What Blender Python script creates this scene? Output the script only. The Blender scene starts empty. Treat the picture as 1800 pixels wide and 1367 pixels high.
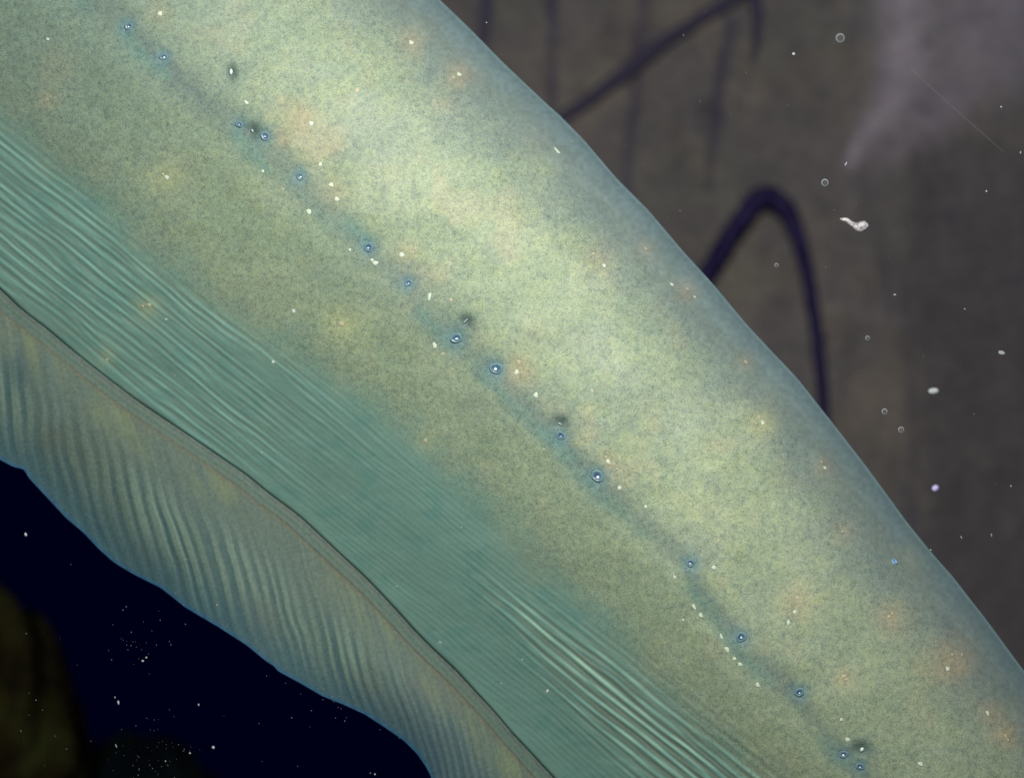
import bpy, math, random
import numpy as np
from mathutils import Vector, Matrix
random.seed(7)
C = bpy.context.scene
# ---------------------------------------------------------------- camera, world, lights, exposure
K = 0.0002            # metres per photograph pixel in the plane of the eel
D = 1.2               # camera distance to that plane
cam = bpy.data.cameras.new('camera'); co = bpy.data.objects.new('camera', cam); C.collection.objects.link(co)
co.location = (0, -D, 0); co.rotation_euler = (math.pi/2, 0, 0)
cam.sensor_width = 36; cam.lens = 36*D/(1800*K); cam.clip_start = 0.02; cam.clip_end = 60
cam.dof.use_dof = True; cam.dof.focus_distance = D-0.035; cam.dof.aperture_fstop = 6.7
C.camera = co
w = bpy.data.worlds.new('World'); C.world = w; w.use_nodes = True
bg = w.node_tree.nodes['Background']; bg.inputs[0].default_value = (0.03, 0.03, 1, 1); bg.inputs[1].default_value = 0.0075
def lamp(name, loc, target, size, energy, color):
    l = bpy.data.lights.new(name, 'AREA'); l.shape = 'DISK'; l.size = size; l.energy = energy; l.color = color
    o = bpy.data.objects.new(name, l); C.collection.objects.link(o); o.location = loc
    o.rotation_euler = (Vector(target)-Vector(loc)).to_track_quat('-Z', 'Y').to_euler()
    return o
lamp('key_light', (0.045, -0.45, 0.19), (0.01, 0, 0.03), 0.12, 2.85, (0.96, 1.0, 0.90))
lamp('fill_light', (-0.30, -0.9, -0.12), (-0.02, 0, 0), 0.30, 1.35, (0.74, 1.0, 1.0))
C.view_settings.view_transform = 'Standard'; C.view_settings.look = 'None'
C.view_settings.exposure = 0; C.view_settings.gamma = 1

# ---------------------------------------------------------------- helpers
R2 = math.sqrt(2)
def P(px, py, y):
    s = K*(D+y)/D
    return np.stack([(px-900)*s, y*np.ones_like(px*1.0), (683.5-py)*s], -1)
def p3(px, py, y): return Vector(P(np.array(float(px)), np.array(float(py)), y).tolist())
def AN(pts):
    p = np.array(pts, float); return (p[:,0]+p[:,1])/R2, (p[:,0]-p[:,1])/R2
def hsh(ix, iy, seed):
    h = (ix.astype(np.int64)*374761393 + iy.astype(np.int64)*668265263 + seed*974634777) & 0x7fffffff
    h = ((h ^ (h >> 13))*1274126177) & 0x7fffffff
    return ((h ^ (h >> 16)) & 0xffff)/65535.0
def vn(x, y, seed=0):
    x = np.asarray(x, float); y = np.asarray(y, float)
    x, y = np.broadcast_arrays(x, y)
    ix = np.floor(x); iy = np.floor(y); fx = x-ix; fy = y-iy
    fx = fx**3*(fx*(fx*6-15)+10); fy = fy**3*(fy*(fy*6-15)+10)
    a = hsh(ix,iy,seed); b = hsh(ix+1,iy,seed); c = hsh(ix,iy+1,seed); d = hsh(ix+1,iy+1,seed)
    return (a+(b-a)*fx)*(1-fy)+(c+(d-c)*fx)*fy
def fbm(x, y, seed=0, o=4):
    s = 0; a = .5; t = 0
    for i in range(o):
        s = s+a*vn(x*2**i+i*17.3, y*2**i-i*9.1, seed+i*31); t += a; a *= .55
    return s/t
def sm(x, a, b):
    t = np.clip((np.asarray(x, float)-a)/(b-a), 0, 1); return t*t*(3-2*t)
def gs(x, s): return np.exp(-(x/s)**2)
def mixc(c, col, m): return c+(np.array(col)-c)*np.clip(m,0,1)[...,None]
def smooth_curve(pts, sig, lo=-400, hi=2800, ext=None):
    a, n = AN(pts)
    if ext: a = np.concatenate([a, [e[0] for e in ext]]); n = np.concatenate([n, [e[1] for e in ext]])
    o = np.argsort(a); a = a[o]; n = n[o]
    g = np.arange(lo, hi, 2.0); v = np.interp(g, a, n)
    k = int(sig*3/2)+1; ker = np.exp(-(np.arange(-k,k+1)*2.0/sig)**2/2); ker /= ker.sum()
    v2 = np.convolve(np.pad(v, k, mode='edge'), ker, mode='valid')
    return lambda A: np.interp(A, g, v2)
def seg_dist(X, Y, pts, wid):
    """distance from a polyline divided by its local half width"""
    best = np.full(np.broadcast(X, Y).shape, 1e9)
    for i in range(len(pts)-1):
        x0,y0 = pts[i]; x1,y1 = pts[i+1]; dx=x1-x0; dy=y1-y0
        t = np.clip(((X-x0)*dx+(Y-y0)*dy)/(dx*dx+dy*dy),0,1)
        d = np.hypot(X-x0-t*dx, Y-y0-t*dy)/(wid[i]+(wid[i+1]-wid[i])*t)
        best = np.minimum(best, d)
    return best
def link(o, parent=None):
    C.collection.objects.link(o)
    if parent: o.parent = parent
    return o
def tag(o, label=None, cat=None, group=None, kind=None):
    for k, v in (('label',label),('category',cat),('group',group),('kind',kind)):
        if v: o[k] = v
    return o
def mesh(name, v, f, mats, midx=None, parent=None, col=None, smooth=True):
    me = bpy.data.meshes.new(name); v = np.asarray(v, np.float32).reshape(-1,3); f = np.asarray(f, np.int32)
    me.vertices.add(len(v)); me.vertices.foreach_set('co', v.ravel())
    me.loops.add(f.size); me.loops.foreach_set('vertex_index', f.ravel())
    me.polygons.add(len(f)); me.polygons.foreach_set('loop_start', np.arange(len(f), dtype=np.int32)*f.shape[1])
    for m in mats: me.materials.append(m)
    if midx is not None: me.polygons.foreach_set('material_index', np.asarray(midx, np.int32))
    me.update(calc_edges=True)
    me.polygons.foreach_set('use_smooth', np.full(len(f), smooth))
    if col is not None:
        at = me.color_attributes.new('pigment', 'FLOAT_COLOR', 'POINT')
        c = np.ones((len(v),4), np.float32); c[:,:3] = np.clip(np.asarray(col).reshape(-1,3),0,1)
        at.data.foreach_set('color', c.ravel())
    me.validate(); me.update()
    return link(bpy.data.objects.new(name, me), parent)
def grid_faces(nu, nv, close=False, off=0):
    i = np.arange(nu-1)[:,None]; j = np.arange(nv if close else nv-1)[None,:]
    j2 = (j+1) % nv
    return np.stack([i*nv+j, i*nv+j2, (i+1)*nv+j2, (i+1)*nv+j], -1).reshape(-1,4)+off
def mat(name, color=(.5,.5,.5), rough=.5, spec=.3, **kw):
    m = bpy.data.materials.new(name); m.use_nodes = True; n = m.node_tree; b = n.nodes['Principled BSDF']
    b.inputs['Base Color'].default_value = (*color,1); b.inputs['Roughness'].default_value = rough
    b.inputs['Specular IOR Level'].default_value = spec
    for k, v in kw.items(): b.inputs[k.replace('_',' ')].default_value = v
    return m, n, b
def node(n, t, **kw):
    x = n.nodes.new(t)
    for k, v in kw.items(): setattr(x, k, v)
    return x
def mult(n, a, b, fac=1.0, mode='MULTIPLY'):
    x = node(n, 'ShaderNodeMix', data_type='RGBA', blend_type=mode); x.inputs[0].default_value = fac
    n.links.new(a, x.inputs[6]); n.links.new(b, x.inputs[7]); return x.outputs[2]
def noise(n, scale, detail=2, rough=.5, stretch=(1,1,1)):
    tc = node(n,'ShaderNodeTexCoord'); mp = node(n,'ShaderNodeMapping'); mp.inputs['Scale'].default_value = stretch
    t = node(n,'ShaderNodeTexNoise'); t.inputs['Scale'].default_value = scale; t.inputs['Detail'].default_value = detail
    t.inputs['Roughness'].default_value = rough
    n.links.new(tc.outputs['Object'], mp.inputs[0]); n.links.new(mp.outputs[0], t.inputs['Vector']); return t
def ramp(n, src, stops):
    r = node(n,'ShaderNodeValToRGB'); e = r.color_ramp.elements
    for i,(p,c) in enumerate(stops):
        q = e[i] if i < 2 else e.new(p)
        q.position = p; q.color = (*c,1)
    n.links.new(src, r.inputs[0]); return r.outputs[0]

# ---------------------------------------------------------------- outlines of the eel
dorsal = smooth_curve([(773,0),(827,52),(887,113),(960,182),(985,204),(1027,247),(1083,313),(1140,370),(1200,441),(1253,499),(1313,571),
    (1357,618),(1400,663),(1460,739),(1520,816),(1590,912),(1633,966),(1673,1011),(1733,1088),(1797,1175)], 9,
    ext=[(-400,480),(0,520),(300,538),(2300,418),(2800,360)])
crease = smooth_curve([(3,516),(33,546),(77,579),(117,613),(167,653),(233,704),(300,749),(367,794),(433,839),(467,868),(523,909),(600,981),
    (633,1011),(660,1038),(700,1081),(733,1118),(767,1151),(797,1178),(833,1218),(867,1254),(900,1294),(933,1328),(963,1361)], 14,
    ext=[(-400,-430),(0,-394),(2000,-288),(2800,-300)])
finedge = smooth_curve([(0,808),(25,821),(42,824),(50,839),(77,868),(117,911),(147,936),(173,964),(200,988),(233,1008),(283,1033),(327,1068),
    (383,1101),(433,1133),(467,1161),(483,1171),(487,1178),(533,1203),(567,1223),(600,1236),(640,1254),(677,1278),(710,1301),(733,1324),
    (747,1344),(758,1364),(765,1395)], 3.5, ext=[(-400,-690),(0,-620),(300,-590),(1575,-445),(1680,-448),(1900,-520),(2200,-470),(2800,-500)])
belly_top = smooth_curve([(0,190),(150,330),(300,480),(560,650),(700,740),(830,880),(1050,1080),(1250,1290)], 60, ext=[(-400,-150),(0,-136),(2100,-30),(2800,-40)])
lateral_pts = [(226,46),(288,100),(350,155),(440,225),(528,310),(648,434),(718,497),(810,590),(872,647),(986,765),(1050,836),(1130,905),(1214,990),(1303,1119),(1405,1216),(1483,1310),(1530,1360)]
lateral = smooth_curve(lateral_pts, 20, ext=[(-400,118),(0,122),(2300,128),(2800,120)])

T = 0.046
VP = np.array([0,.40,.52,.66,.80,.92,1.0]); FP = np.array([1,1,.93,.75,.53,.32,.19])
_g = np.linspace(.30,1,400); _f = np.interp(_g, VP, FP); _k = np.exp(-(np.arange(-30,31)/12.0)**2/2); _k/=_k.sum()
_fs = np.convolve(np.pad(_f,30,mode='edge'), _k, mode='valid')
def prof(v):
    a = np.sqrt(np.clip(1-(1-np.clip(v/.36,0,1))**2.3,0,1))**1.05
    b = np.interp(v, _g, _fs)
    f = np.where(v<.36, a*b[()] if np.isscalar(b) else a*b, b)
    e = np.clip((1-v)/.010,0,1)
    return f*np.sqrt(np.clip(1-(1-e)**2,0,1))
def base_depth(A, N):
    Nd = dorsal(A); Nc = crease(A); v = np.clip((Nd-N)/(Nd-Nc),0,1)
    # slow swelling along the flank
    return T*prof(v)*(1+.05*(fbm(A/260,N/200,5,2)-.5)*sm(v,0,.2))
def XY(A, N): return (A+N)/R2, (A-N)/R2
W1D = math.radians(38.5)
def wrinkle_mask(X, Y, A, N):
    below = sm(belly_top(A)+14-N, 0, 60)
    left = (.13+.87*(1-sm(A, 700, 1200)))*below*sm(A,-100,200)
    left = left*(0.55+.75*fbm(A/160,N/70,44,2))
    # wedge of folds that opens towards the tail
    d0 = (X-780)*math.cos(W1D)+(Y-955)*math.sin(W1D); q = -(X-790)*math.sin(W1D)+(Y-962)*math.cos(W1D)
    half = 24+d0*.12; cen = d0*.078
    wed = gs((q-cen)/np.maximum(half,12), .85)*sm(d0,-60,240)*(.5+.5*sm(d0,50,420))*1.5
    right = wed*sm(N-crease(A), 25, 110)
    rest = .12*below
    return np.clip(left,0,1.2), np.clip(right,0,1.3), rest
def wrinkles(X, Y, A, N):
    l, r, rest = wrinkle_mask(X, Y, A, N)
    q = -X*math.sin(W1D)+Y*math.cos(W1D); d = X*math.cos(W1D)+Y*math.sin(W1D)
    def folds(per, seed, warp, lx=210, ly=55):
        ph = q/per + warp*fbm(d/lx, q/ly, seed, 3)
        s = .5+.5*np.sin(2*math.pi*ph)
        return s**1.2*(.15+.75*vn(d/110, q/20, seed+9)+.6*vn(d/45, q/11, seed+19))
    f1 = folds(14.5, 61, 1.5, 230, 80); f2 = folds(9.5, 87, 2.0, 190, 50); f3 = folds(16.5, 71, 1.2, 320, 100)
    h = l*(f1*.00022+f2*.00008) + r*(f3*.00036+f2*.00014) + rest*(f2*.0007)
    return h, l, r, f1, f2, f3
halos = [(530,205,34,1,0),(500,243,20,.7,0),(575,262,30,.5,0),(281,24,25,.5,0),(293,312,34,.7,1),(600,569,36,.9,1),(912,650,30,1,0),(1338,742,32,.9,1),
    (723,75,26,.7,0),(806,133,28,.7,0),(1448,820,20,.5,0),(1402,1055,32,.8,0),(1566,1085,32,.8,0),(1672,1165,48,.9,0),(1740,1250,26,.7,0),(1768,1290,30,.9,0),
    (1070,808,22,.6,0),(1208,512,24,.5,0),(1483,1190,22,.7,0),(750,774,24,.6,1),(590,335,28,.5,0),(716,442,26,.6,0),(258,540,26,.6,1),(1050,455,34,.5,0),
    (84,175,22,.5,0),(1311,636,18,.4,0),(190,625,22,.4,1),(1135,437,20,.4,0),(1270,900,60,.25,1),(1482,935,30,.4,0),(1600,980,30,.3,1),(205,950,22,.3,0),
    (1112,800,26,.35,1),(940,590,30,.25,0),(100,120,40,.3,0)]
def body_color(X, Y, A, N):
    n1 = fbm(X/95, Y/70, 3, 4); n2 = fbm(X/26, Y/22, 13, 3); n3 = vn(X/7, Y/5.5, 23)
    n4 = fbm(X/150, Y/120, 29, 3)
    c = np.zeros(X.shape+(3,)) + np.array([.312,.362,.255])
    c = mixc(c, (.42,.445,.325), sm(n1,.40,.72)*.5)
    c = mixc(c, (.22,.27,.225), sm(n2,.50,.74)*.26)
    c = mixc(c, (.26,.305,.26), sm(n4,.50,.72)*.5)
    c = mixc(c, (.46,.385,.27), sm(fbm(X/60,Y/60,91,2),.62,.85)*.35)
    lowf = sm(dorsal(A)-N, 330, 520)                       # lower flank a touch browner and duller
    c = mixc(c,(.44,.46,.24), sm(fbm(X/38,Y/30,207,2),.56,.80)*.22)
    c = c*(1-.12*lowf[...,None]); c = mixc(c,(.24,.30,.21),lowf*.45)
    c = mixc(c,(.24,.265,.195), sm(A,1400,2200)*.6)  # duller olive skin, with light falloff painted in toward the lower right
    c = mixc(c,(.19,.25,.22), (1-sm(A,60,620))*.75)  # light falloff at the upper left painted into the skin colour
    # back: blue grey skin
    e = dorsal(A)-N
    jag = 26*(fbm(A/55,N/80,77,3)-.5)*2
    c = mixc(c, (.19,.235,.24), (1-sm(e+jag*1.6, 40, 190))*.9)
    c = mixc(c, (.235,.335,.385), (1-sm(e+jag*.25, 2, 52))*.8)
    c = mixc(c, (.38,.56,.60), (1-sm(e, 0, 6))*.7)
    c = mixc(c, (.33,.40,.42), gs(e-46-jag,16)*.25*sm(vn(A/60,N/9,8),.4,.9))
    # lateral line
    L = lateral(A)-7; dl = N-L + 9*(fbm(A/70,A*0+2,15,2)-.5)
    wid = (20+14*vn(A/120, A*0, 19))*(1-.5*sm(A,850,1250))
    c = mixc(c, (.155,.195,.185), gs(dl, wid*1.25)*(.42+.5*vn(A/75,N/40,12)))
    c = mixc(c, (.15,.235,.21), gs(dl+16, 13)*sm(vn(A/85,A*0+5,33),.45,.8)*.7)
    for pts, wd in (([(215,55),(240,90),(295,135)],[13,17,8]), ([(410,235),(440,262),(470,300)],[10,20,9]), ([(640,420),(612,395)],[14,18]), ([(950,755),(1000,800)],[10,16])):
        c = mixc(c, (.15,.255,.235), gs(seg_dist(X,Y,pts,wd),1.0)*.6)
    # teal belly
    bt = belly_top(A); m = sm(bt-N + 36*(fbm(X/90,Y/90,55,3)-.5)*2, -62, 56)
    teal = np.zeros_like(c)+np.array([.160,.272,.238]); teal = mixc(teal, (.155,.225,.18), sm(fbm(X/120,Y/90,66,3),.45,.75)*.2)
    teal = mixc(teal, (.10,.235,.215), sm(fbm(X/40,Y/30,67,3),.55,.75)*.4)
    c = mixc(c, (.24,.255,.19), gs(bt-N+8,40)*.35)
    c = c+(teal-c)*m[...,None]
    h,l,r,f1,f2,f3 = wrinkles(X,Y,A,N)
    tops = np.clip(l*f1*.8+r*f3*.9,0,1)  # fold-top highlights, painted into the belly colour
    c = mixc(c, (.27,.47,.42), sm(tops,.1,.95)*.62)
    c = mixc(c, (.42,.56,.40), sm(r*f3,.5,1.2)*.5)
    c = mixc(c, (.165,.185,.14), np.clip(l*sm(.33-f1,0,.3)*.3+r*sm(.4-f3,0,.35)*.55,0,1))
    
    for (hx,hy,hr,s,ye) in halos:
        dd = np.hypot(X-hx+6*(n3-.5), Y-hy)/hr*(1+.5*(n2-.5))
        c = mixc(c, (.52,.36,.22) if not ye else (.56,.52,.26), np.exp(-(dd*1.12)**2)*s*.45)
    for (qx,qy,qr) in pores:
        dd = np.hypot(X-qx,Y-qy)/qr
        c = mixc(c, (.11,.22,.28), np.exp(-(dd/1.7)**2)*.75)
    for (qx,qy,qr,qs) in pits:
        dd = np.hypot(X-qx,(Y-qy)/qs)/qr
        c = mixc(c, (.045,.065,.075), np.exp(-(dd/1.15)**2)*.9); c = mixc(c, (.12,.19,.18), np.exp(-(dd/2.3)**2)*.45)
    c = c*(1+.22*(n3-.5)*(1-m))[...,None]
    return c
pores = [(226,46,8),(288,100,8),(421,219,8),(466,239,8.5),(528,310,9),(648,434,9),(718,497,9),(802,594,12),(872,647,12),(986,765,10),(1050,836,11.5),(1214,989,10.5),
    (1303,1119,10),(1405,1216,10),(1483,1325,8),(1512,1346,8)]
pits = [(407,127,8,1.5),(445,230,10,1.1),(820,566,11,1.0),(985,742,11,.9),(1515,1316,14,.8)]

# ---------------------------------------------------------------- materials of the eel
m_skin, n, b = mat('speckled_eel_skin', rough=.55, spec=.22, Sheen_Weight=.2, Sheen_Roughness=.35, Sheen_Tint=(.45,.75,.95,1), Coat_Weight=.05, Coat_Roughness=.4)
vc = node(n,'ShaderNodeVertexColor', layer_name='pigment')
t1 = noise(n, 2700, 2, .6, (.72,1,1.1)); r1 = ramp(n, t1.outputs[0], [(.30,(.46,.51,.55)),(.50,(1.0,1.0,1.0)),(.70,(1.14,1.14,1.08))])
t2 = noise(n, 620, 3, .6); r2 = ramp(n, t2.outputs[0], [(.30,(.74,.79,.83)),(.48,(1,1,1)),(.72,(1.12,1.10,.98))])
t3 = noise(n, 1500, 1, .5); r3 = ramp(n, t3.outputs['Color'], [(.2,(.9,.9,.9)),(.8,(1.1,1.1,1.1))])
# speckle strength: belly skin has almost none (stored by the alpha-like attribute 'speckle')
at = node(n,'ShaderNodeAttribute', attribute_name='speckle')
c1 = mult(n, vc.outputs[0], r1); c2 = mult(n, c1, r2)
mx = node(n,'ShaderNodeMix', data_type='RGBA'); n.links.new(at.outputs['Fac'], mx.inputs[0]); n.links.new(vc.outputs[0], mx.inputs[6]); n.links.new(c2, mx.inputs[7])
n.links.new(mx.outputs[2], b.inputs['Base Color'])
bp = node(n,'ShaderNodeBump'); bp.inputs['Strength'].default_value = .25; bp.inputs['Distance'].default_value = .0003
n.links.new(t2.outputs[0], bp.inputs['Height']); n.links.new(bp.outputs[0], b.inputs['Normal'])
m_white, _, _ = mat('pale_skin_spot', (.62,.66,.55), .4, .4)
m_cream, _, _ = mat('cream_skin_spot', (.50,.42,.30), .5, .3)
m_rim, _, _ = mat('blue_pore_rim', (.17,.26,.285), .5, .3)
m_pit, _, _ = mat('dark_pore_pit', (.03,.06,.15), .3, .5)
m_glint, _, _ = mat('pore_glint_white', (.92,.95,.95), .15, .8)  # white for the flash highlight modelled in each pore

# ---------------------------------------------------------------- the eel
eel = link(bpy.data.objects.new('eel', None)); eel.location = (0,0,0)
tag(eel, 'large olive speckled eel with blue pores and a long ribbed fin', 'eel')
Aa = np.arange(-330, 2640, 3.0)
vd = .36*(1-np.cos(np.linspace(0, math.pi/2, 95)))
vm = np.linspace(.36,.60,66)[1:]; vb = np.linspace(.60,.975,172)[1:]; ve = 1-.025*(1-np.sin(np.linspace(0,math.pi/2,14)))[1:]
vf = np.concatenate([vd,vm,vb,ve]); nb = 70
vbk = (1-np.cos(np.linspace(math.pi,0,nb+2)[1:-1]))/2
V = np.concatenate([vf, vbk]); back = np.concatenate([np.zeros(len(vf)),np.ones(nb)])
AA, VV = np.meshgrid(Aa, V, indexing='ij'); BB = np.broadcast_to(back, AA.shape)
NN = dorsal(AA)-VV*(dorsal(AA)-crease(AA)); XX, YY = XY(AA, NN)
dep = base_depth(AA, NN)
hw = wrinkles(XX,YY,AA,NN)[0]*sm(1-VV,.0,.03)
micro = .00018*(fbm(XX/18,YY/14,41,3)-.5)*sm(VV,0,.1) + .0007*(fbm(XX/80,YY/60,42,2)-.5)*sm(VV,0,.15)
pit_h = 0
for (qx,qy,qr,qs) in pits: pit_h = pit_h+.0012*np.exp(-((np.hypot(XX-qx,(YY-qy)/qs)/qr)/1.0)**2)
for (qx,qy,qr) in pores: pit_h = pit_h+.0004*np.exp(-((np.hypot(XX-qx,YY-qy)/qr)/1.2)**2)
ed = sm(1-VV,0,.02)
yy = np.where(BB>0, dep, -(dep+(hw+micro)*ed-pit_h))
verts = P(XX, YY, yy)
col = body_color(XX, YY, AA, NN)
spk = (1-sm(belly_top(AA)-NN,-25,45))*sm(dorsal(AA)-NN,5,110)*.84+.16
faces = grid_faces(len(Aa), len(V), close=True)
midx = [0]*len(faces)
allv=[verts.reshape(-1,3)]; allf=[faces]; allm=[np.zeros(len(faces),int)]; allc=[col.reshape(-1,3)]; alls=[spk.reshape(-1)]; off=len(allv[0])
def surf(px, py):
    A=(px+py)/R2; N=(px-py)/R2
    def s(a,b):
        x,y = XY(np.array(a),np.array(b)); return P(x,y,-base_depth(np.array(a),np.array(b)))
    p=s(A,N); du=s(A+4,N)-s(A-4,N); dv=s(A,N+4)-s(A,N-4)
    nn=np.cross(du,dv); nn/=np.linalg.norm(nn)
    if nn[1]>0: nn=-nn
    return Vector(p.tolist()), Vector(nn.tolist())
def frame(px,py):
    p,nn = surf(px,py); x = Vector((1,0,0)); x = (x-nn*x.dot(nn)).normalized(); z = nn; yv = z.cross(x)
    return p, np.array([list(x),list(yv),list(z)])          # rows: local axes; yv is up in the picture
# spots: (x, y, radius px, elongation, angle deg (picture, clockwise from right), 0 white / 1 cream)
spots = [(281,24,4.5,1,0,0),(84,69,3,1.2,0,0),(84,175,2.2,1,0,1),(433,180,3,1.7,45,0),(547,217,4.6,1,0,0),(563,289,3.2,1.4,110,0),(582,325,4.2,1.1,0,0),(592,350,4.2,1.1,20,0),(543,372,4.6,1.2,60,0),
 (462,301,3,1,0,0),(497,332,2.4,1,0,1),(293,312,4.2,1.2,40,0),(286,306,3,1,0,1),(723,75,4.5,1.1,0,0),(807,131,4.3,1.2,-20,0),(797,136,3.2,1.1,0,1),(628,158,5,1.2,120,1),(979,265,3.6,2.4,40,0),(615,439,2.8,1,0,0),
 (660,462,4.2,1.3,0,0),(654,457,3,1,0,0),(706,448,4.8,1,0,0),(730,437,2.8,1,0,1),(755,521,3,2.6,100,0),(793,527,3.6,1,0,1),(764,607,4.2,1.5,75,0),(778,622,2.4,2,-30,1),(795,648,2.4,1,0,1),
 (908,654,4,1.3,110,0),(912,636,3,1.6,100,1),(942,694,4.2,1.3,90,0),(600,569,5,1.1,0,1),(748,774,3.2,1.5,90,1),(1043,446,3,1,0,1),(1062,467,3.8,1,0,0),(1135,437,3,1.4,40,1),
 (1181,500,3.8,1.2,0,0),(1208,508,3,1.3,30,1),(1221,522,3.2,1,0,0),(1311,636,3.5,1.3,0,1),(1341,743,4,1.2,90,0),(1334,733,3.4,1,0,1),(1329,744,2.6,1,0,1),(1450,822,3.6,1.1,0,0),(1444,812,2.8,1,0,1),
 (1089,857,3.6,1.1,0,0),(1069,811,4,1.3,60,0),(1065,803,2.6,1,0,1),(1085,824,2,1,0,1),(956,789,2.6,1,0,0),(1135,890,3.2,1,0,0),(1186,1013,2.6,1.7,60,0),(1220,1066,2.8,2.2,60,0),(1232,1081,3.8,1.3,60,0),
 (1268,1118,2.6,2.2,70,0),(1278,1141,3.8,1.6,60,0),(1291,1157,3.4,1.2,0,0),(1301,1167,3.8,1.2,20,0),(1332,1203,3.6,1.4,60,0),(1397,1075,3.2,1.2,-45,0),(1386,1093,3,1.7,95,0),(1402,1050,3.4,1,0,1),(1407,1057,2.6,1,0,1),
 (1483,1188,4,1.1,20,1),(1488,1194,2.4,1,0,1),(1563,1083,3.4,1,0,1),(1568,1078,2.4,1,0,1),(1666,1175,4.6,1,0,0),(1674,1150,2.8,1,0,1),(1691,1150,2.8,1,0,1),(1736,1253,3.6,1.5,70,0),(1768,1293,3,1.6,60,1),(1772,1300,2.6,1,0,1),
 (1479,1264,3,1,0,0),(1490,1299,4,1.2,0,0),(1255,997,4,1.1,0,0),(1618,1342,3.6,1.5,35,0),(1263,950,3,1,0,1),(262,536,4.2,1.2,0,1),(251,538,3,1,0,1),(188,632,2.5,1.6,-60,1),(36,462,3,1.4,100,0),
 (1201,1089,2.4,1,0,0),(1041,687,3.6,1.4,60,1),(203,954,2,1,0,1),(1128,548,2,1,0,1),(1481,934,2.6,1,0,1),(1006,250,1.8,1,0,1),(1120,770,2,1,0,1),(640,330,2,1,0,1)]
lat, lon = 5, 12
for (sx,sy,sr,el,an,kd) in spots:
    A=(sx+sy)/R2; N=(sx-sy)/R2
    if N < crease(np.array(A)): continue
    p, F = frame(sx,sy); a = math.radians(-an); vs=[]
    for i in range(lat+1):
        th = i/lat*math.pi/2
        for j in range(lon):
            ph = j/lon*2*math.pi; rr = .88*sr*(1+.12*math.sin(3*ph+sx))
            lx = math.cos(th)*math.cos(ph)*rr*el; ly = math.cos(th)*math.sin(ph)*rr; lz = math.sin(th)*sr*.16-.05*sr+.9
            x2 = lx*math.cos(a)-ly*math.sin(a); y2 = lx*math.sin(a)+ly*math.cos(a)
            vs.append(np.array(p)+(x2*F[0]+y2*F[1]+lz*F[2])*K)
    vs=np.array(vs); fs=grid_faces(lat+1, lon, close=True, off=off)
    allv.append(vs); allf.append(fs); allm.append(np.full(len(fs),1+kd)); allc.append(np.full((len(vs),3),.5)); alls.append(np.zeros(len(vs))); off+=len(vs)
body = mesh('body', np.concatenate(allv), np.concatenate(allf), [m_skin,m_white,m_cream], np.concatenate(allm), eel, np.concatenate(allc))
sa = body.data.attributes.new('speckle','FLOAT','POINT')
if len(sa.data)==off: sa.data.foreach_set('value', np.concatenate(alls).astype(np.float32))

def lathe(profile, nseg, p, F, scale, ox=0, oy=0, sy=1):
    vs=[]
    for (r,z) in profile:
        for j in range(nseg):
            ph=j/nseg*2*math.pi; vs.append(np.array(p)+((ox+r*math.cos(ph))*F[0]+(oy+r*sy*math.sin(ph))*F[1]+z*F[2])*scale)
    return np.array(vs), grid_faces(len(profile), nseg, close=True)
def lathe2(seed, profile, nseg, p, F, scale):
    vs=[]
    for k,(rr,z) in enumerate(profile):
        for j in range(nseg):
            ph=j/nseg*2*math.pi; q=1+.10*math.sin(2*ph+seed)+.05*math.sin(3*ph+seed*2.3)+.04*math.sin(5*ph+seed*4.1)
            zz=z+.035*math.sin(ph*2+seed*1.7+k*.2)*(rr>.6)
            ox=.06*math.sin(seed*3.1)*(1-rr); oy=-.12*(1-rr)
            vs.append(np.array(p)+((ox+rr*q*math.cos(ph))*F[0]+(oy+rr*q*math.sin(ph)*(.92+.1*math.sin(seed*5)))*F[1]+zz*F[2])*scale)
    return np.array(vs), grid_faces(len(profile), nseg, close=True)
def make_pore(px,py,r,idx):
    r = r*(.80+.12*math.sin(idx*2.7))
    p,F = frame(px,py); s = r*K
    v1,f1 = lathe2(i_seed:=idx, [(1.05,-.14),(1.0,-.01),(.90,.04),(.78,.03),(.66,-.01),(.56,-.04),(.44,-.08),(.3,-.1),(.05,-.1)],28,p,F,s)
    m1 = np.repeat([0,0,0,2,2,2,1,1],28)
    bq=.27+.05*math.sin(idx*1.9); glint=[(bq*math.cos(t),-.02+.30*math.sin(t)) for t in np.linspace(-.3,math.pi/2-.05,6)]  # small raised dome stands in for the pore highlight
    v2,f2 = lathe(glint,14,p,F,s,ox=.10*math.sin(idx*2.1),oy=-.18-.06*math.cos(idx*1.3),sy=.85+.2*math.sin(idx*3.3))
    o = mesh('lateral_line_pore', np.concatenate([v1,v2])-np.array(p), np.concatenate([f1,f2+len(v1)]), [m_rim,m_pit,m_ring,m_glint],
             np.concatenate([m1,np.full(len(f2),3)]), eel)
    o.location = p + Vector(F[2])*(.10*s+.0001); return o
m_ring, _, _ = mat('slate_pore_ring', (.09,.165,.25), .35, .5)
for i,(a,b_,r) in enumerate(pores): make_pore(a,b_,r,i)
# the small empty pore near the back
p,F = frame(1572,987); v1,f1 = lathe([(1.0,-.2),(1.0,.1),(.85,.2),(.65,.1),(.6,-.2)],20,p,F,5*K)
v2,f2 = lathe([(.2,-.2),(.2,.05),(.02,.1)],10,p,F,5*K)
o = mesh('skin_pore', np.concatenate([v1,v2])-np.array(p), np.concatenate([f1,f2+len(v1)]), [mat('bright_blue_rim',(.25,.42,.75),.3,.5)[0]], None, eel); o.location = p+Vector(F[2])*.0002
o['label'] = 'tiny bright blue ring near the upper edge of the back'
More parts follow.
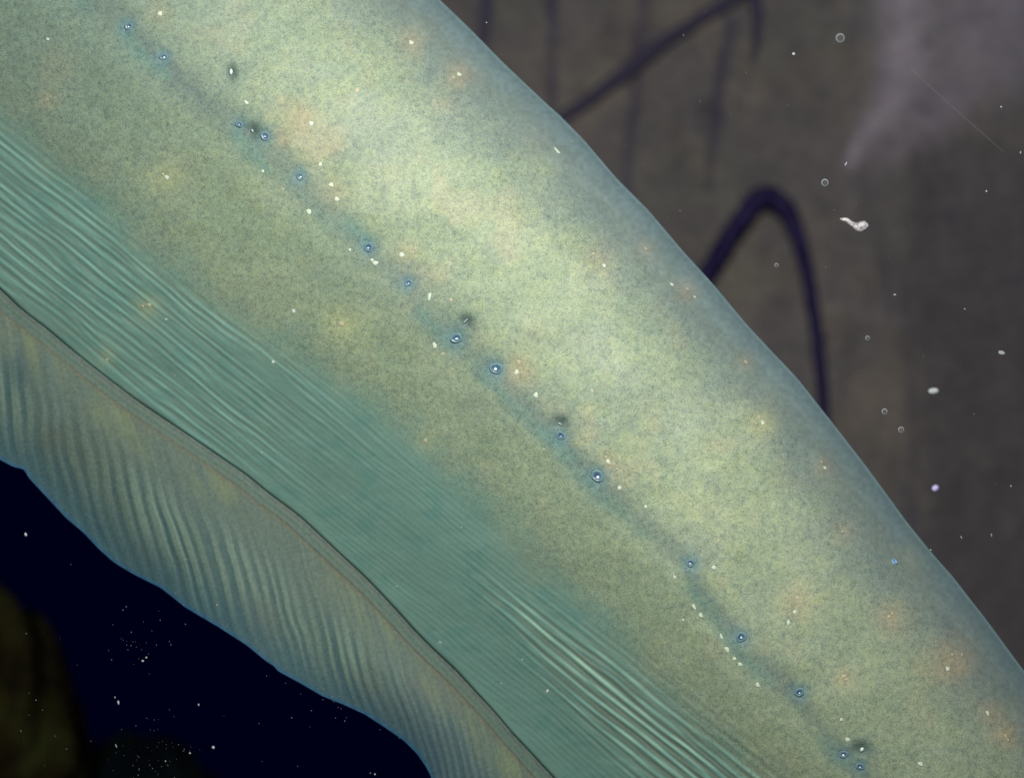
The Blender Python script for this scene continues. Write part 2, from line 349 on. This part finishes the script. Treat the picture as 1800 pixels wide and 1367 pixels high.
# glints inside the dark pits: painted highlights, modelled as small pale domes
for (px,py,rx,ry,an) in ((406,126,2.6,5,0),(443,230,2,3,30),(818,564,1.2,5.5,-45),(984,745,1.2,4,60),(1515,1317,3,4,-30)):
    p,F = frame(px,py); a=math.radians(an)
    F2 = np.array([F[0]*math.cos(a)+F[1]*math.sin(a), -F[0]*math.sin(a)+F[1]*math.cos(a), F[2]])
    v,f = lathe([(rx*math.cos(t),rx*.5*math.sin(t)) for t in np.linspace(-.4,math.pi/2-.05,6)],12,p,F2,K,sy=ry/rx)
    o = mesh('pit_glint', v-np.array(p), f, [mat('pit_glint_pale',(.38,.42,.42) if rx<2.5 else (.75,.8,.78),.3,.6)[0]], None, eel); o.location = p+Vector(F[2])*(-.0004)

# ---------------------------------------------------------------- the long fin
m_fin, n, b = mat('fin_membrane', rough=.55, spec=.22, Sheen_Weight=.15, Sheen_Tint=(.3,.6,.9,1))
vc = node(n,'ShaderNodeVertexColor', layer_name='pigment')
t1 = noise(n, 900, 3, .6); r1 = ramp(n, t1.outputs[0], [(.32,(.80,.82,.84)),(.7,(1.14,1.12,1.06))])
cc = mult(n, vc.outputs[0], r1); n.links.new(cc, b.inputs['Base Color'])
tr = node(n,'ShaderNodeBsdfTranslucent'); n.links.new(cc, tr.inputs[0]); ms = node(n,'ShaderNodeMixShader'); ms.inputs[0].default_value = .18
out = n.nodes['Material Output']; n.links.new(b.outputs[0], ms.inputs[1]); n.links.new(tr.outputs[0], ms.inputs[2]); n.links.new(ms.outputs[0], out.inputs[0])
nw = 190; Af = np.arange(-330, 2640, 2.4); S = 1-(1-np.linspace(0,1,nw))**1.15
AA, SS = np.meshgrid(Af, S, indexing='ij'); top = crease(AA)+10; NN = top+(finedge(AA)-top)*SS
WW = crease(AA)-NN; Wd = np.maximum(WW,0); FW = crease(AA)-finedge(AA); XX,YY = XY(AA,NN)
slope = np.interp(AA,[400,900,1500],[.9,1.22,1.65]); kk = 42.
s = AA-(slope*Wd+kk*0.7*(1-np.exp(-Wd/kk)))
s = s+10*(fbm(AA/120,Wd/90,7,2)-.5)*2
ray = sm(.50*(.5+.5*np.cos(2*math.pi*(s/31+1.1*fbm(s/120,Wd/200,57,2))))+vn(s/13,Wd/90,17)*.36+vn(s/33,Wd/160,27)*.14,.22,.78)
ray2 = vn(s/5.5,Wd/160,18)
rs = vn(s/60,Wd/120,19); growr = sm(Wd/FW,.22,.6)*(1-.5*sm(Wd/FW,.85,1))
h = growr*(.00030*ray*(.5+rs)+.00006*ray2)
base = .0006*gs(WW-9,8.5)+.0006*sm(WW,10,20)*(1-sm(WW,30,110))
und = .0035*np.sin(AA/170+.6)*sm(Wd/FW,.1,1)+.002*np.sin(s/95)*sm(Wd/FW,.2,1)
yb = -.0082-base-h-und - .002*sm(Wd/FW,0,.5)*(1-sm(Wd/FW,.5,1.0)) 
th = .0012*(1-sm(Wd/FW,.1,.97))+.00025
frontv = P(XX,YY,yb); backv = P(XX,YY,yb+th)
c = np.zeros(XX.shape+(3,))+np.array([.135,.182,.166])
c = mixc(c,(.195,.265,.225), ray*(.5+.75*rs)*growr); c = c*(1+.18*(ray2-.5))[...,None]
c = mixc(c,(.075,.14,.145), sm(1-ray,.5,1)*growr*.8*(.35+rs))
c = mixc(c,(.15,.165,.145), sm(fbm(XX/110,YY/110,52,3),.5,.75)*.45)
streak = vn(s/9,Wd/90,63)*.6+.4*vn(s/26,Wd/90,65)
c = mixc(c,(.30,.32,.15), sm(WW,14,34)*(1-sm(WW,40,100))*sm(streak,.2,.8)*(.12+.30*sm(fbm(AA/150,AA*0,64,2),.35,.6)))
wl=19+5*(fbm(AA/90,AA*0,81,2)-.5); c = mixc(c,(.125,.185,.15), gs(WW-10,7)*.7); c = mixc(c,(.25,.205,.12), gs(WW-wl-4,4)*.4); c = mixc(c,(.075,.075,.06), gs(WW-wl,1.5)*(.1+.5*sm(AA,700,1400)))
c = mixc(c,(.07,.07,.06), gs(WW-1,2.5)*.35)  # contact shade under the body edge painted into the fin colour
c = mixc(c,(.05,.115,.15), sm(Wd/FW,.60,.97)*.8)
c = mixc(c,(.09,.135,.175), sm(AA,1230,1480)*sm(Wd/FW,.25,.6)*(1-sm(Wd/FW,.9,1))*.6)
e = FW-Wd
c = mixc(c,(.03,.12,.24), gs(e,6)*.9)
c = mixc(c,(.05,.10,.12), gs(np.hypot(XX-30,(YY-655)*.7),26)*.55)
ring = np.concatenate([frontv, backv[:,::-1]],1); cr = np.concatenate([c,c[:,::-1]],1)
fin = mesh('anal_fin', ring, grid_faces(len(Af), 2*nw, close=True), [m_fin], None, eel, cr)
fin['label'] = 'long ribbed fin along the belly, blue at its free edge'

# ---------------------------------------------------------------- background wall
m_wall, n, b = mat('muddy_rock_wall', rough=.9, spec=.1)
vc = node(n,'ShaderNodeVertexColor', layer_name='pigment')
t1 = noise(n, 260, 4, .65); r1 = ramp(n, t1.outputs[0], [(.3,(.72,.72,.74)),(.7,(1.2,1.2,1.16))])
t2 = noise(n, 60, 3, .6); r2 = ramp(n, t2.outputs[0], [(.3,(.88,.88,.9)),(.7,(1.08,1.07,1.03))])
n.links.new(mult(n, mult(n, vc.outputs[0], r1), r2), b.inputs['Base Color'])
bp = node(n,'ShaderNodeBump'); bp.inputs['Strength'].default_value = .4; bp.inputs['Distance'].default_value = .002
n.links.new(t1.outputs[0], bp.inputs['Height']); n.links.new(bp.outputs[0], b.inputs['Normal'])
YW = .42
gx = np.linspace(0, 1, 560); gy = np.arange(-800, 2300, 4.0)
TX, Y = np.meshgrid(gx, gy, indexing='ij'); XL = 450+.56*Y+40*(fbm(Y/150,Y*0,3,3)-.5); X = XL+TX*(2750-XL)
grooves = [([(850,-60),(853,20),(850,75)],[11,10,6],1.0),([(975,-40),(972,60),(966,190),(950,300)],[9,8,8,6],.5),([(1135,-60),(1128,90),(1112,200),(1102,300),(1100,420)],[12,12,9,7,6],.45),
  ([(1285,40),(1268,140),(1256,250),(1246,330)],[10,9,8,5],.5),([(1512,300),(1535,390),(1558,480),(1566,560)],[7,9,9,6],.2),([(1590,480),(1600,700),(1602,900),(1598,1150)],[5,8,9,12],.25),
  ([(1335,60),(1330,110)],[9,5],.4),([(1800,30),(1792,200)],[20,30],.1)]
dy = .012*(fbm(X/260,Y/420,9,4)-.5)*2
c = np.zeros(X.shape+(3,))+np.array([.205,.180,.196])
c = mixc(c,(.265,.222,.205), sm(fbm(X/110,Y/140,31,4),.5,.7)*.7); c = mixc(c,(.15,.13,.155), sm(fbm(X/60,Y/75,32,3),.55,.75)*.45)
c = mixc(c,(.215,.205,.19), sm(fbm(X/130,Y/100,36,3),.5,.7)*.4)
rt = sm(X-(1560+40*sm(Y,300,1100)+14*(vn(Y/60,Y*0,4)-.5)), 0, 60)*sm(Y,120,320)
c = mixc(c,(.145,.128,.150), rt*.9)
pale = sm(X+ (Y-250)*.35, 1480,1640)*(1-sm(Y-(300-.62*(X-1490)+ 60*(fbm(X/60,Y/60,71,3)-.5)), -10, 90))  # pale lavender haze painted into the wall colour
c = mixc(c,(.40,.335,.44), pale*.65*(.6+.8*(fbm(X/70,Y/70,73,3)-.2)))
ton = seg_dist(X,Y,[(1495,285),(1525,235),(1560,190),(1585,120),(1590,20),(1590,-80)],[14,24,36,46,58,60])  # brighter tongue of the same painted haze
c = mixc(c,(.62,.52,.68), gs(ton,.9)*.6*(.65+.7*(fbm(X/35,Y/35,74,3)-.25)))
c = mixc(c,(.28,.25,.27), gs(seg_dist(X,Y,[(1450,535),(1520,548),(1600,570)],[14,18,8]),1)*.3)
for pts,wd,st in grooves:
    g = gs(seg_dist(X+16*(fbm(X/50,Y/50,88,3)-.5),Y,pts,wd),1.25)*st*(.5+.8*fbm(X/40,Y/50,89,3)); dy = dy+.003*g; c = mixc(c,(.07,.062,.13), np.clip(g*1.5,0,.8))
for (bx,by,br) in ((1645,275,10),(1243,195,22),(1300,185,9),(1443,165,12),(1458,368,12),(1670,380,10),(1350,205,6)):
    c = mixc(c,(.05,.045,.09), gs(np.hypot(X-bx,Y-by),br)*.35)
s_ = (D+YW)/D
yw = YW+dy+ .05*(1-sm(X-XL,0,140))
wv = P(X,Y,0*X); wv = wv*s_; wv[...,1] = yw
bk = wv.copy(); bk[...,1] += .12
wallv = np.concatenate([wv.reshape(-1,3)]); 
wall = mesh('background', wv, grid_faces(len(gx),len(gy)), [m_wall], None, None, c); wall['kind'] = 'structure'
sol = wall.modifiers.new('thickness','SOLIDIFY'); sol.thickness = .05; sol.offset = -1

# dark navy bands in front of the wall, modelled as tubes
m_band, n, b = mat('dark_navy_band', rough=.9, spec=.03)
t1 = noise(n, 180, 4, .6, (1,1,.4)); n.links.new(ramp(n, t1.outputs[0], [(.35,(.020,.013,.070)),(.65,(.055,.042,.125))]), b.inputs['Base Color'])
m_faint,_,_ = mat('faint_violet_band', (.088,.076,.135), .9, .03)
def tube(name, pts, rad, y, label, cat='band', group=None, res=14, m=None, lump=.10):
    ctr = [p3(px,py,yy) for (px,py),yy in zip(pts, y)]
    # Catmull-Rom through the points
    fine=[]; fr=[]; cc=[ctr[0]*2-ctr[1]]+ctr+[ctr[-1]*2-ctr[-2]]
    for i in range(1,len(cc)-2):
        for k in range(12):
            t=k/12; a,b2,c2,d2=cc[i-1],cc[i],cc[i+1],cc[i+2]
            fine.append(.5*((2*b2)+(c2-a)*t+(2*a-5*b2+4*c2-d2)*t*t+(3*b2-a-3*c2+d2)*t**3)); fr.append(rad[i-1]+(rad[i]-rad[i-1])*t)
    fine.append(ctr[-1]); fr.append(rad[-1]); vs=[]
    up = Vector((0,1,0))
    for i,q in enumerate(fine):
        tg=(fine[min(i+1,len(fine)-1)]-fine[max(i-1,0)]).normalized(); s1=tg.cross(up).normalized(); s2=s1.cross(tg)
        for j in range(res):
            a=j/res*2*math.pi; rr=fr[i]*K*1.25*(1+lump*math.sin(i*.9+2*a)*math.sin(i*.37+a))
            if i in (0,len(fine)-1): rr*=.4
            vs.append(q+s1*math.cos(a)*rr+s2*math.sin(a)*rr)
    o0 = ctr[0]; v=np.array([list(q-o0) for q in vs])
    o = mesh(name, v, grid_faces(len(fine),res,close=True), [m or m_band]); o.location=o0; tag(o,label,cat,group); return o
tube('band', [(1200,560),(1245,478),(1290,405),(1330,352),(1357,348),(1385,372),(1404,420),(1421,490),(1436,590),(1445,680),(1452,760),(1475,880)],
     [16,18,19,20,21,18,14.5,13,12,11,10,9], [.412]*12, 'thick dark arching band shaped like an upturned V')
tube('band', [(940,240),(1000,200),(1070,150),(1125,105),(1180,65),(1240,28),(1300,-12),(1340,-50)], [9,11,13,16,12,12,14,14], [.414]*8, 'thin dark band slanting up to the top edge above the eel', m=m_faint)
tube('band', [(1318,-60),(1325,-15),(1331,25),(1330,62),(1326,90)], [13,13,10,7,3], [.414]*5, 'short dark band hanging from the top edge, meeting the slanting band', m=m_faint)

# mossy rock in the lower left corner
def lump(name, cx, cy, rx, ry, y, m, label, seed, amp=.3, cat='rock'):
    nu,nv_=60,120; th=np.linspace(.02,math.pi-.02,nu); ph=np.linspace(0,2*math.pi,nv_,endpoint=False)
    TH,PH=np.meshgrid(th,ph,indexing='ij')
    r = 1+amp*(fbm(np.cos(PH)*2+np.cos(TH)*1.7+9,np.sin(PH)*2+TH,seed,5)-.5)*2
    c0 = p3(cx,cy,y); sc=K*(D+y)/D
    v=np.stack([r*np.sin(TH)*np.cos(PH)*rx*sc, r*np.cos(TH)*.8*rx*sc, r*np.sin(TH)*np.sin(PH)*ry*sc],-1)
    o=mesh(name,v,grid_faces(nu,nv_,close=True),[m]); o.location=c0; tag(o,label,cat); return o
m_moss, n, b = mat('dark_moss_rock', rough=.95, spec=.05)
t1 = noise(n, 38, 4, .65); n.links.new(ramp(n, t1.outputs[0], [(.35,(.012,.012,.012)),(.5,(.16,.10,.035)),(.68,(.26,.22,.06))]), b.inputs['Base Color'])
m_moss2, n, b = mat('dark_green_rock', rough=.95, spec=.05)
t1 = noise(n, 40, 4, .65); n.links.new(ramp(n, t1.outputs[0], [(.35,(.02,.025,.05)),(.7,(.05,.075,.045))]), b.inputs['Base Color'])
lump('rock', -45, 1330, 190, 290, .45, m_moss, 'dark brown mossy rock in the lower left corner', 5)
lump('rock', 260, 1440, 130, 150, .5, m_moss2, 'faint dark green rock under the eel fin, beside the brown mossy rock', 12)

# ---------------------------------------------------------------- things drifting in the water
m_flake, n, b = mat('pale_flake', (.5,.5,.52), .6, .3)
m_dim, _, _ = mat('dim_flake', (.34,.34,.38), .7, .2)
m_purple, _, _ = mat('lilac_blob', (.42,.36,.68), .6, .2)
def blob(name, px, py, y, r, el, an, m, label, cat, group=None, seed=0, amp=.22):
    nu,nv_=10,18; sc=K*(D+y)/D; a=math.radians(-an)
    TH,PH=np.meshgrid(np.linspace(.05,math.pi-.05,nu),np.linspace(0,2*math.pi,nv_,endpoint=False),indexing='ij')
    rr=1+amp*(fbm(np.cos(PH)*1.5+seed,np.sin(PH)*1.5+TH*1.3,seed+2,2)-.5)*2
    x=rr*np.sin(TH)*np.cos(PH)*r*el; z=rr*np.sin(TH)*np.sin(PH)*r; yv=rr*np.cos(TH)*r*.7
    v=np.stack([x*math.cos(a)-z*math.sin(a), yv, x*math.sin(a)+z*math.cos(a)],-1)*sc
    o=mesh(name,v,grid_faces(nu,nv_,close=True),[m]); o.location=p3(px,py,y); tag(o,label,cat,group); return o
G='white specks drifting in the water'
F_=[ (45,939,-.02,2.6,1.5,60,m_flake,'white speck in the dark water farthest left, below the fin edge'),
 (251,1161,-.02,2.0,1.5,10,m_flake,'lower speck of the close pair in dark water below the fin'),
 (257,1155,-.02,1.8,1.3,-20,m_flake,'upper speck of the close pair in dark water below the fin'),
 (202,1225,-.02,1.5,1.3,60,m_flake,'small round speck just above the bright elongated one'),
 (208,1234,-.02,2.0,2.3,80,m_flake,'bright elongated upright speck right of the mossy rock'),
 (349,1238,-.02,1.6,1.5,80,m_flake,'lone speck in dark water between the fin and the faint green rock'),
 (375,1313,-.02,2.6,1.2,60,m_flake,'brightest round speck near the bottom edge in dark water'),
 (334,1323,-.02,1.8,1.2,0,m_flake,'speck close to the bottom left of the brightest round one'),
 (204,1310,-.02,1.2,3.6,65,m_dim,'thin dim sliver drifting over the green rock'),
 (291,1337,-.02,1.6,1.2,60,m_dim,'dim bluish speck at the bottom between two rocks'),
 (659,1360,-.02,1.8,1.2,60,m_flake,'speck at the bottom edge under the rounded fin corner'),
 (651,1358,-.02,1.2,1.0,0,m_dim,'dim speck at the bottom edge under the rounded fin corner'),
 (516,547,-.075,3.2,1.3,70,m_flake,'forked white flake in front of the olive flank edge'),
 (480,636,-.07,3.0,1.1,30,m_flake,'white flake in front of the teal belly'),
 (292,561,-.06,1.7,1.8,0,m_flake,'small flat white flake before the wrinkled belly'),
 (962,1214,-.06,2.4,1.5,-60,m_flake,'white flake over the belly near the lower folds'),
 (881,1201,-.06,1.8,1.2,0,m_dim,'dim flake over the smooth lower belly'),
 (918,1159,-.06,2.0,1.2,0,m_dim,'dim flake within the dust cloud before the belly'),
 (460,795,-.06,1.2,1,0,m_flake,'tiny speck over the belly above the crease'),
 (308,660,-.06,1.3,1,0,m_dim,'tiny dim speck over the wrinkled belly'),
 (811,926,-.06,1.5,1.3,0,m_dim,'tiny speck over the belly where the lower folds begin'),
 (697,1030,-.06,1.2,2,0,m_dim,'tiny flat speck over the belly beside the crease'),
 (381,1063,-.05,1.8,1.1,0,m_dim,'pale dim speck before the middle of the ribbed fin'),
 (1395,95,-.02,2.6,1.1,60,m_flake,'small round greenish speck before the wall, above the arching band'),
 (1487,288,-.02,1.2,4.2,-60,m_flake,'thin curved white sliver at the tip of the pale haze painted on the wall'),
 (1358,622,-.002,2.2,2.0,50,m_flake,'tiny pale sliver clinging to the upper edge of the back'),
 (1760,188,-.02,1.9,1,0,m_flake,'tiny speck near the right edge, upper part'),
 (1734,336,-.02,1.9,1.2,70,m_flake,'tiny yellowish speck on the dark wall right of the large flake'),
 (1690,944,-.02,1.2,3,60,m_dim,'faint slanting sliver right of the eel back'),
 (1743,940,-.02,1.3,3,80,m_dim,'faint upright sliver near the lower right wall'),
 (1636,966,-.02,1.5,1,0,m_flake,'tiny speck touching the back edge, lower right'),
 (1777,854,-.02,1.4,1.2,80,m_flake,'tiny speck at the right edge level with the lilac blob'),
 (1696,543,-.02,1.4,1,0,m_flake,'tiny speck on the dark wall right of the arching band'),
 (855,40,-.02,1.6,1,0,m_dim,'tiny speck beside the eel back at the top'),
 (1573,518,-.02,2.0,1.6,0,m_dim,'dim greenish speck on the wall crease'),
 (1794,268,-.02,1.6,2,-80,m_dim,'dim upright speck at the right frame edge'),
 (1761,620,-.02,4.0,1.7,15,m_dim,'dim smudge on the right below centre height'),
 (1641,687,-.10,6.0,1.6,0,m_dim,'grey oval out of focus blob right of the eel'),
 (1644,858,-.10,6.4,1.05,0,m_purple,'soft lilac round blob right of the eel back')]
for i,(x,y_,d,r,el,an,m,lab) in enumerate(F_):
    blob('drifting_speck', x,y_,d,r*(.8 if r<2.3 else .92),el,an,m,lab,'speck',G,seed=i*3+1)
# curled pale flake (a tiny shed scale or copepod): head and curved tail in one mesh
vs=[];res=14;pth=[(1477,385,1.2),(1483,386,3.4),(1489,387.5,4.8),(1494,390,5.4),(1498,394,5.6),(1503,398,7.0),(1509,399.5,8.6),(1515,398.5,9.6),(1520,397,8.8),(1524,396,6),(1526.5,396,2)]
y0=-.05; sc=K*(D+y0)/D
for i,(x,y_,r) in enumerate(pth):
    for j in range(res):
        a=j/res*2*math.pi; rr=r*(1+.12*math.sin(3*a+i)); vs.append(list(p3(x+rr*.25*math.cos(a),y_+rr*math.sin(a),y0)+Vector((0,rr*.8*math.cos(a)*sc,0))-p3(1508,397,y0)))
m_curl, n, b = mat('translucent_curl', (.85,.80,.80), .45, .5, Subsurface_Weight=.0)
t1=noise(n,900,2,.5); n.links.new(ramp(n,t1.outputs[0],[(.38,(.20,.15,.16)),(.62,(.50,.46,.50))]), b.inputs['Base Color'])
o=mesh('curled_flake', vs, grid_faces(len(pth),res,close=True),[m_curl]); o.location=p3(1508,397,y0)
tag(o,'largest white curled flake drifting to the right of the arching band','flake')
# bubbles
m_bub, n, b = mat('bubble_film', (.75,.78,.9), .25, .5)
lw=node(n,'ShaderNodeFresnel'); lw.inputs[0].default_value=1.25
mr=node(n,'ShaderNodeMapRange'); mr.inputs[1].default_value=.02; mr.inputs[2].default_value=.30; mr.inputs[3].default_value=.02; mr.inputs[4].default_value=.6
n.links.new(lw.outputs[0],mr.inputs[0]); n.links.new(mr.outputs[0],b.inputs['Alpha'])
for (x,y_,r,yy_,lab) in ((1450,321,6.5,-.03,'clearest round bubble, above the arching root'),(1555,723,5.2,-.03,'upper of the two faint bubbles between root and lilac blob'),
    (1584,755,5.2,-.03,'lower of the two faint bubbles between root and lilac blob'),(1365,466,3.6,-.03,'tiny bubble inside the root arch'),(1525,594,4,-.03,'very faint bubble right of the arch leg'),
    (1477,67,8,.0,'large faint bubble near the top edge'),(773,1130,3.4,-.06,'tiny bubble in front of the belly beside the crease')):
    nu,nv_=14,24; TH,PH=np.meshgrid(np.linspace(.03,math.pi-.03,nu),np.linspace(0,2*math.pi,nv_,endpoint=False),indexing='ij'); sc=K*(D+yy_)/D*r
    v=np.stack([np.sin(TH)*np.cos(PH),np.sin(TH)*np.sin(PH),np.cos(TH)],-1)*sc
    o=mesh('bubble',v,grid_faces(nu,nv_,close=True),[m_bub]); o.location=p3(x,y_,yy_); tag(o,lab,'bubble','small bubbles in the water')
# fine dust nobody could count
rng=np.random.default_rng(4); dv=[];df=[]
oct_v=np.array([(1,0,0),(-1,0,0),(0,1,0),(0,-1,0),(0,0,1),(0,0,-1)],float); oct_f=np.array([(0,2,4),(2,1,4),(1,3,4),(3,0,4),(2,0,5),(1,2,5),(3,1,5),(0,3,5)])
def dust(cx,cy,sx,sy,n_,rmin,rmax,y0,y1,uni=False):
    for _ in range(n_):
        if uni: x=cx+sx*(rng.random()*2-1); y_=cy+sy*(rng.random()*2-1)
        else: x=cx+sx*rng.normal(); y_=cy+sy*rng.normal()
        d=y0+(y1-y0)*rng.random(); r=(rmin+(rmax-rmin)*rng.random()**2.5)*K
        df.append(oct_f+6*len(dv)); dv.append(oct_v*r*np.array([1+.8*rng.random(),1,1+.8*rng.random()])+np.array(p3(x,y_,d)))
dust(240,1130,28,22,24,.35,.75,-.05,-.02); dust(270,1335,40,24,50,.3,.6,-.05,-.02); dust(890,1165,36,30,80,.35,.75,-.06,-.05)
dust(300,860,160,120,70,.4,.8,-.03,-.02); dust(330,1200,300,160,30,.35,.8,-.05,-.02,True); dust(1400,500,420,500,45,.3,.6,-.06,-.03,True); dust(630,1240,60,35,40,.4,.8,-.03,-.02)
dust(600,683,1100,800,60,.3,.7,-.08,-.06,True)
o=mesh('suspended_dust', np.concatenate(dv), np.concatenate(df), [mat('dust',(.4,.4,.42),.8,.1)[0]]); tag(o,'fine pale dust scattered through the water','dust',None,'stuff')
# hairline scratch on the tank glass, modelled as a thin tube
m_scratch,_,_=mat('scratch',(.16,.15,.17),.6,.3)
tube('scratch',[(1598,118),(1652,168),(1706,216),(1765,268)],[.3,.35,.3,.2],[.0,.0,.0,.0],'hair thin pale scratch on the glass, slanting across the upper right wall','scratch',res=6,m=m_scratch)
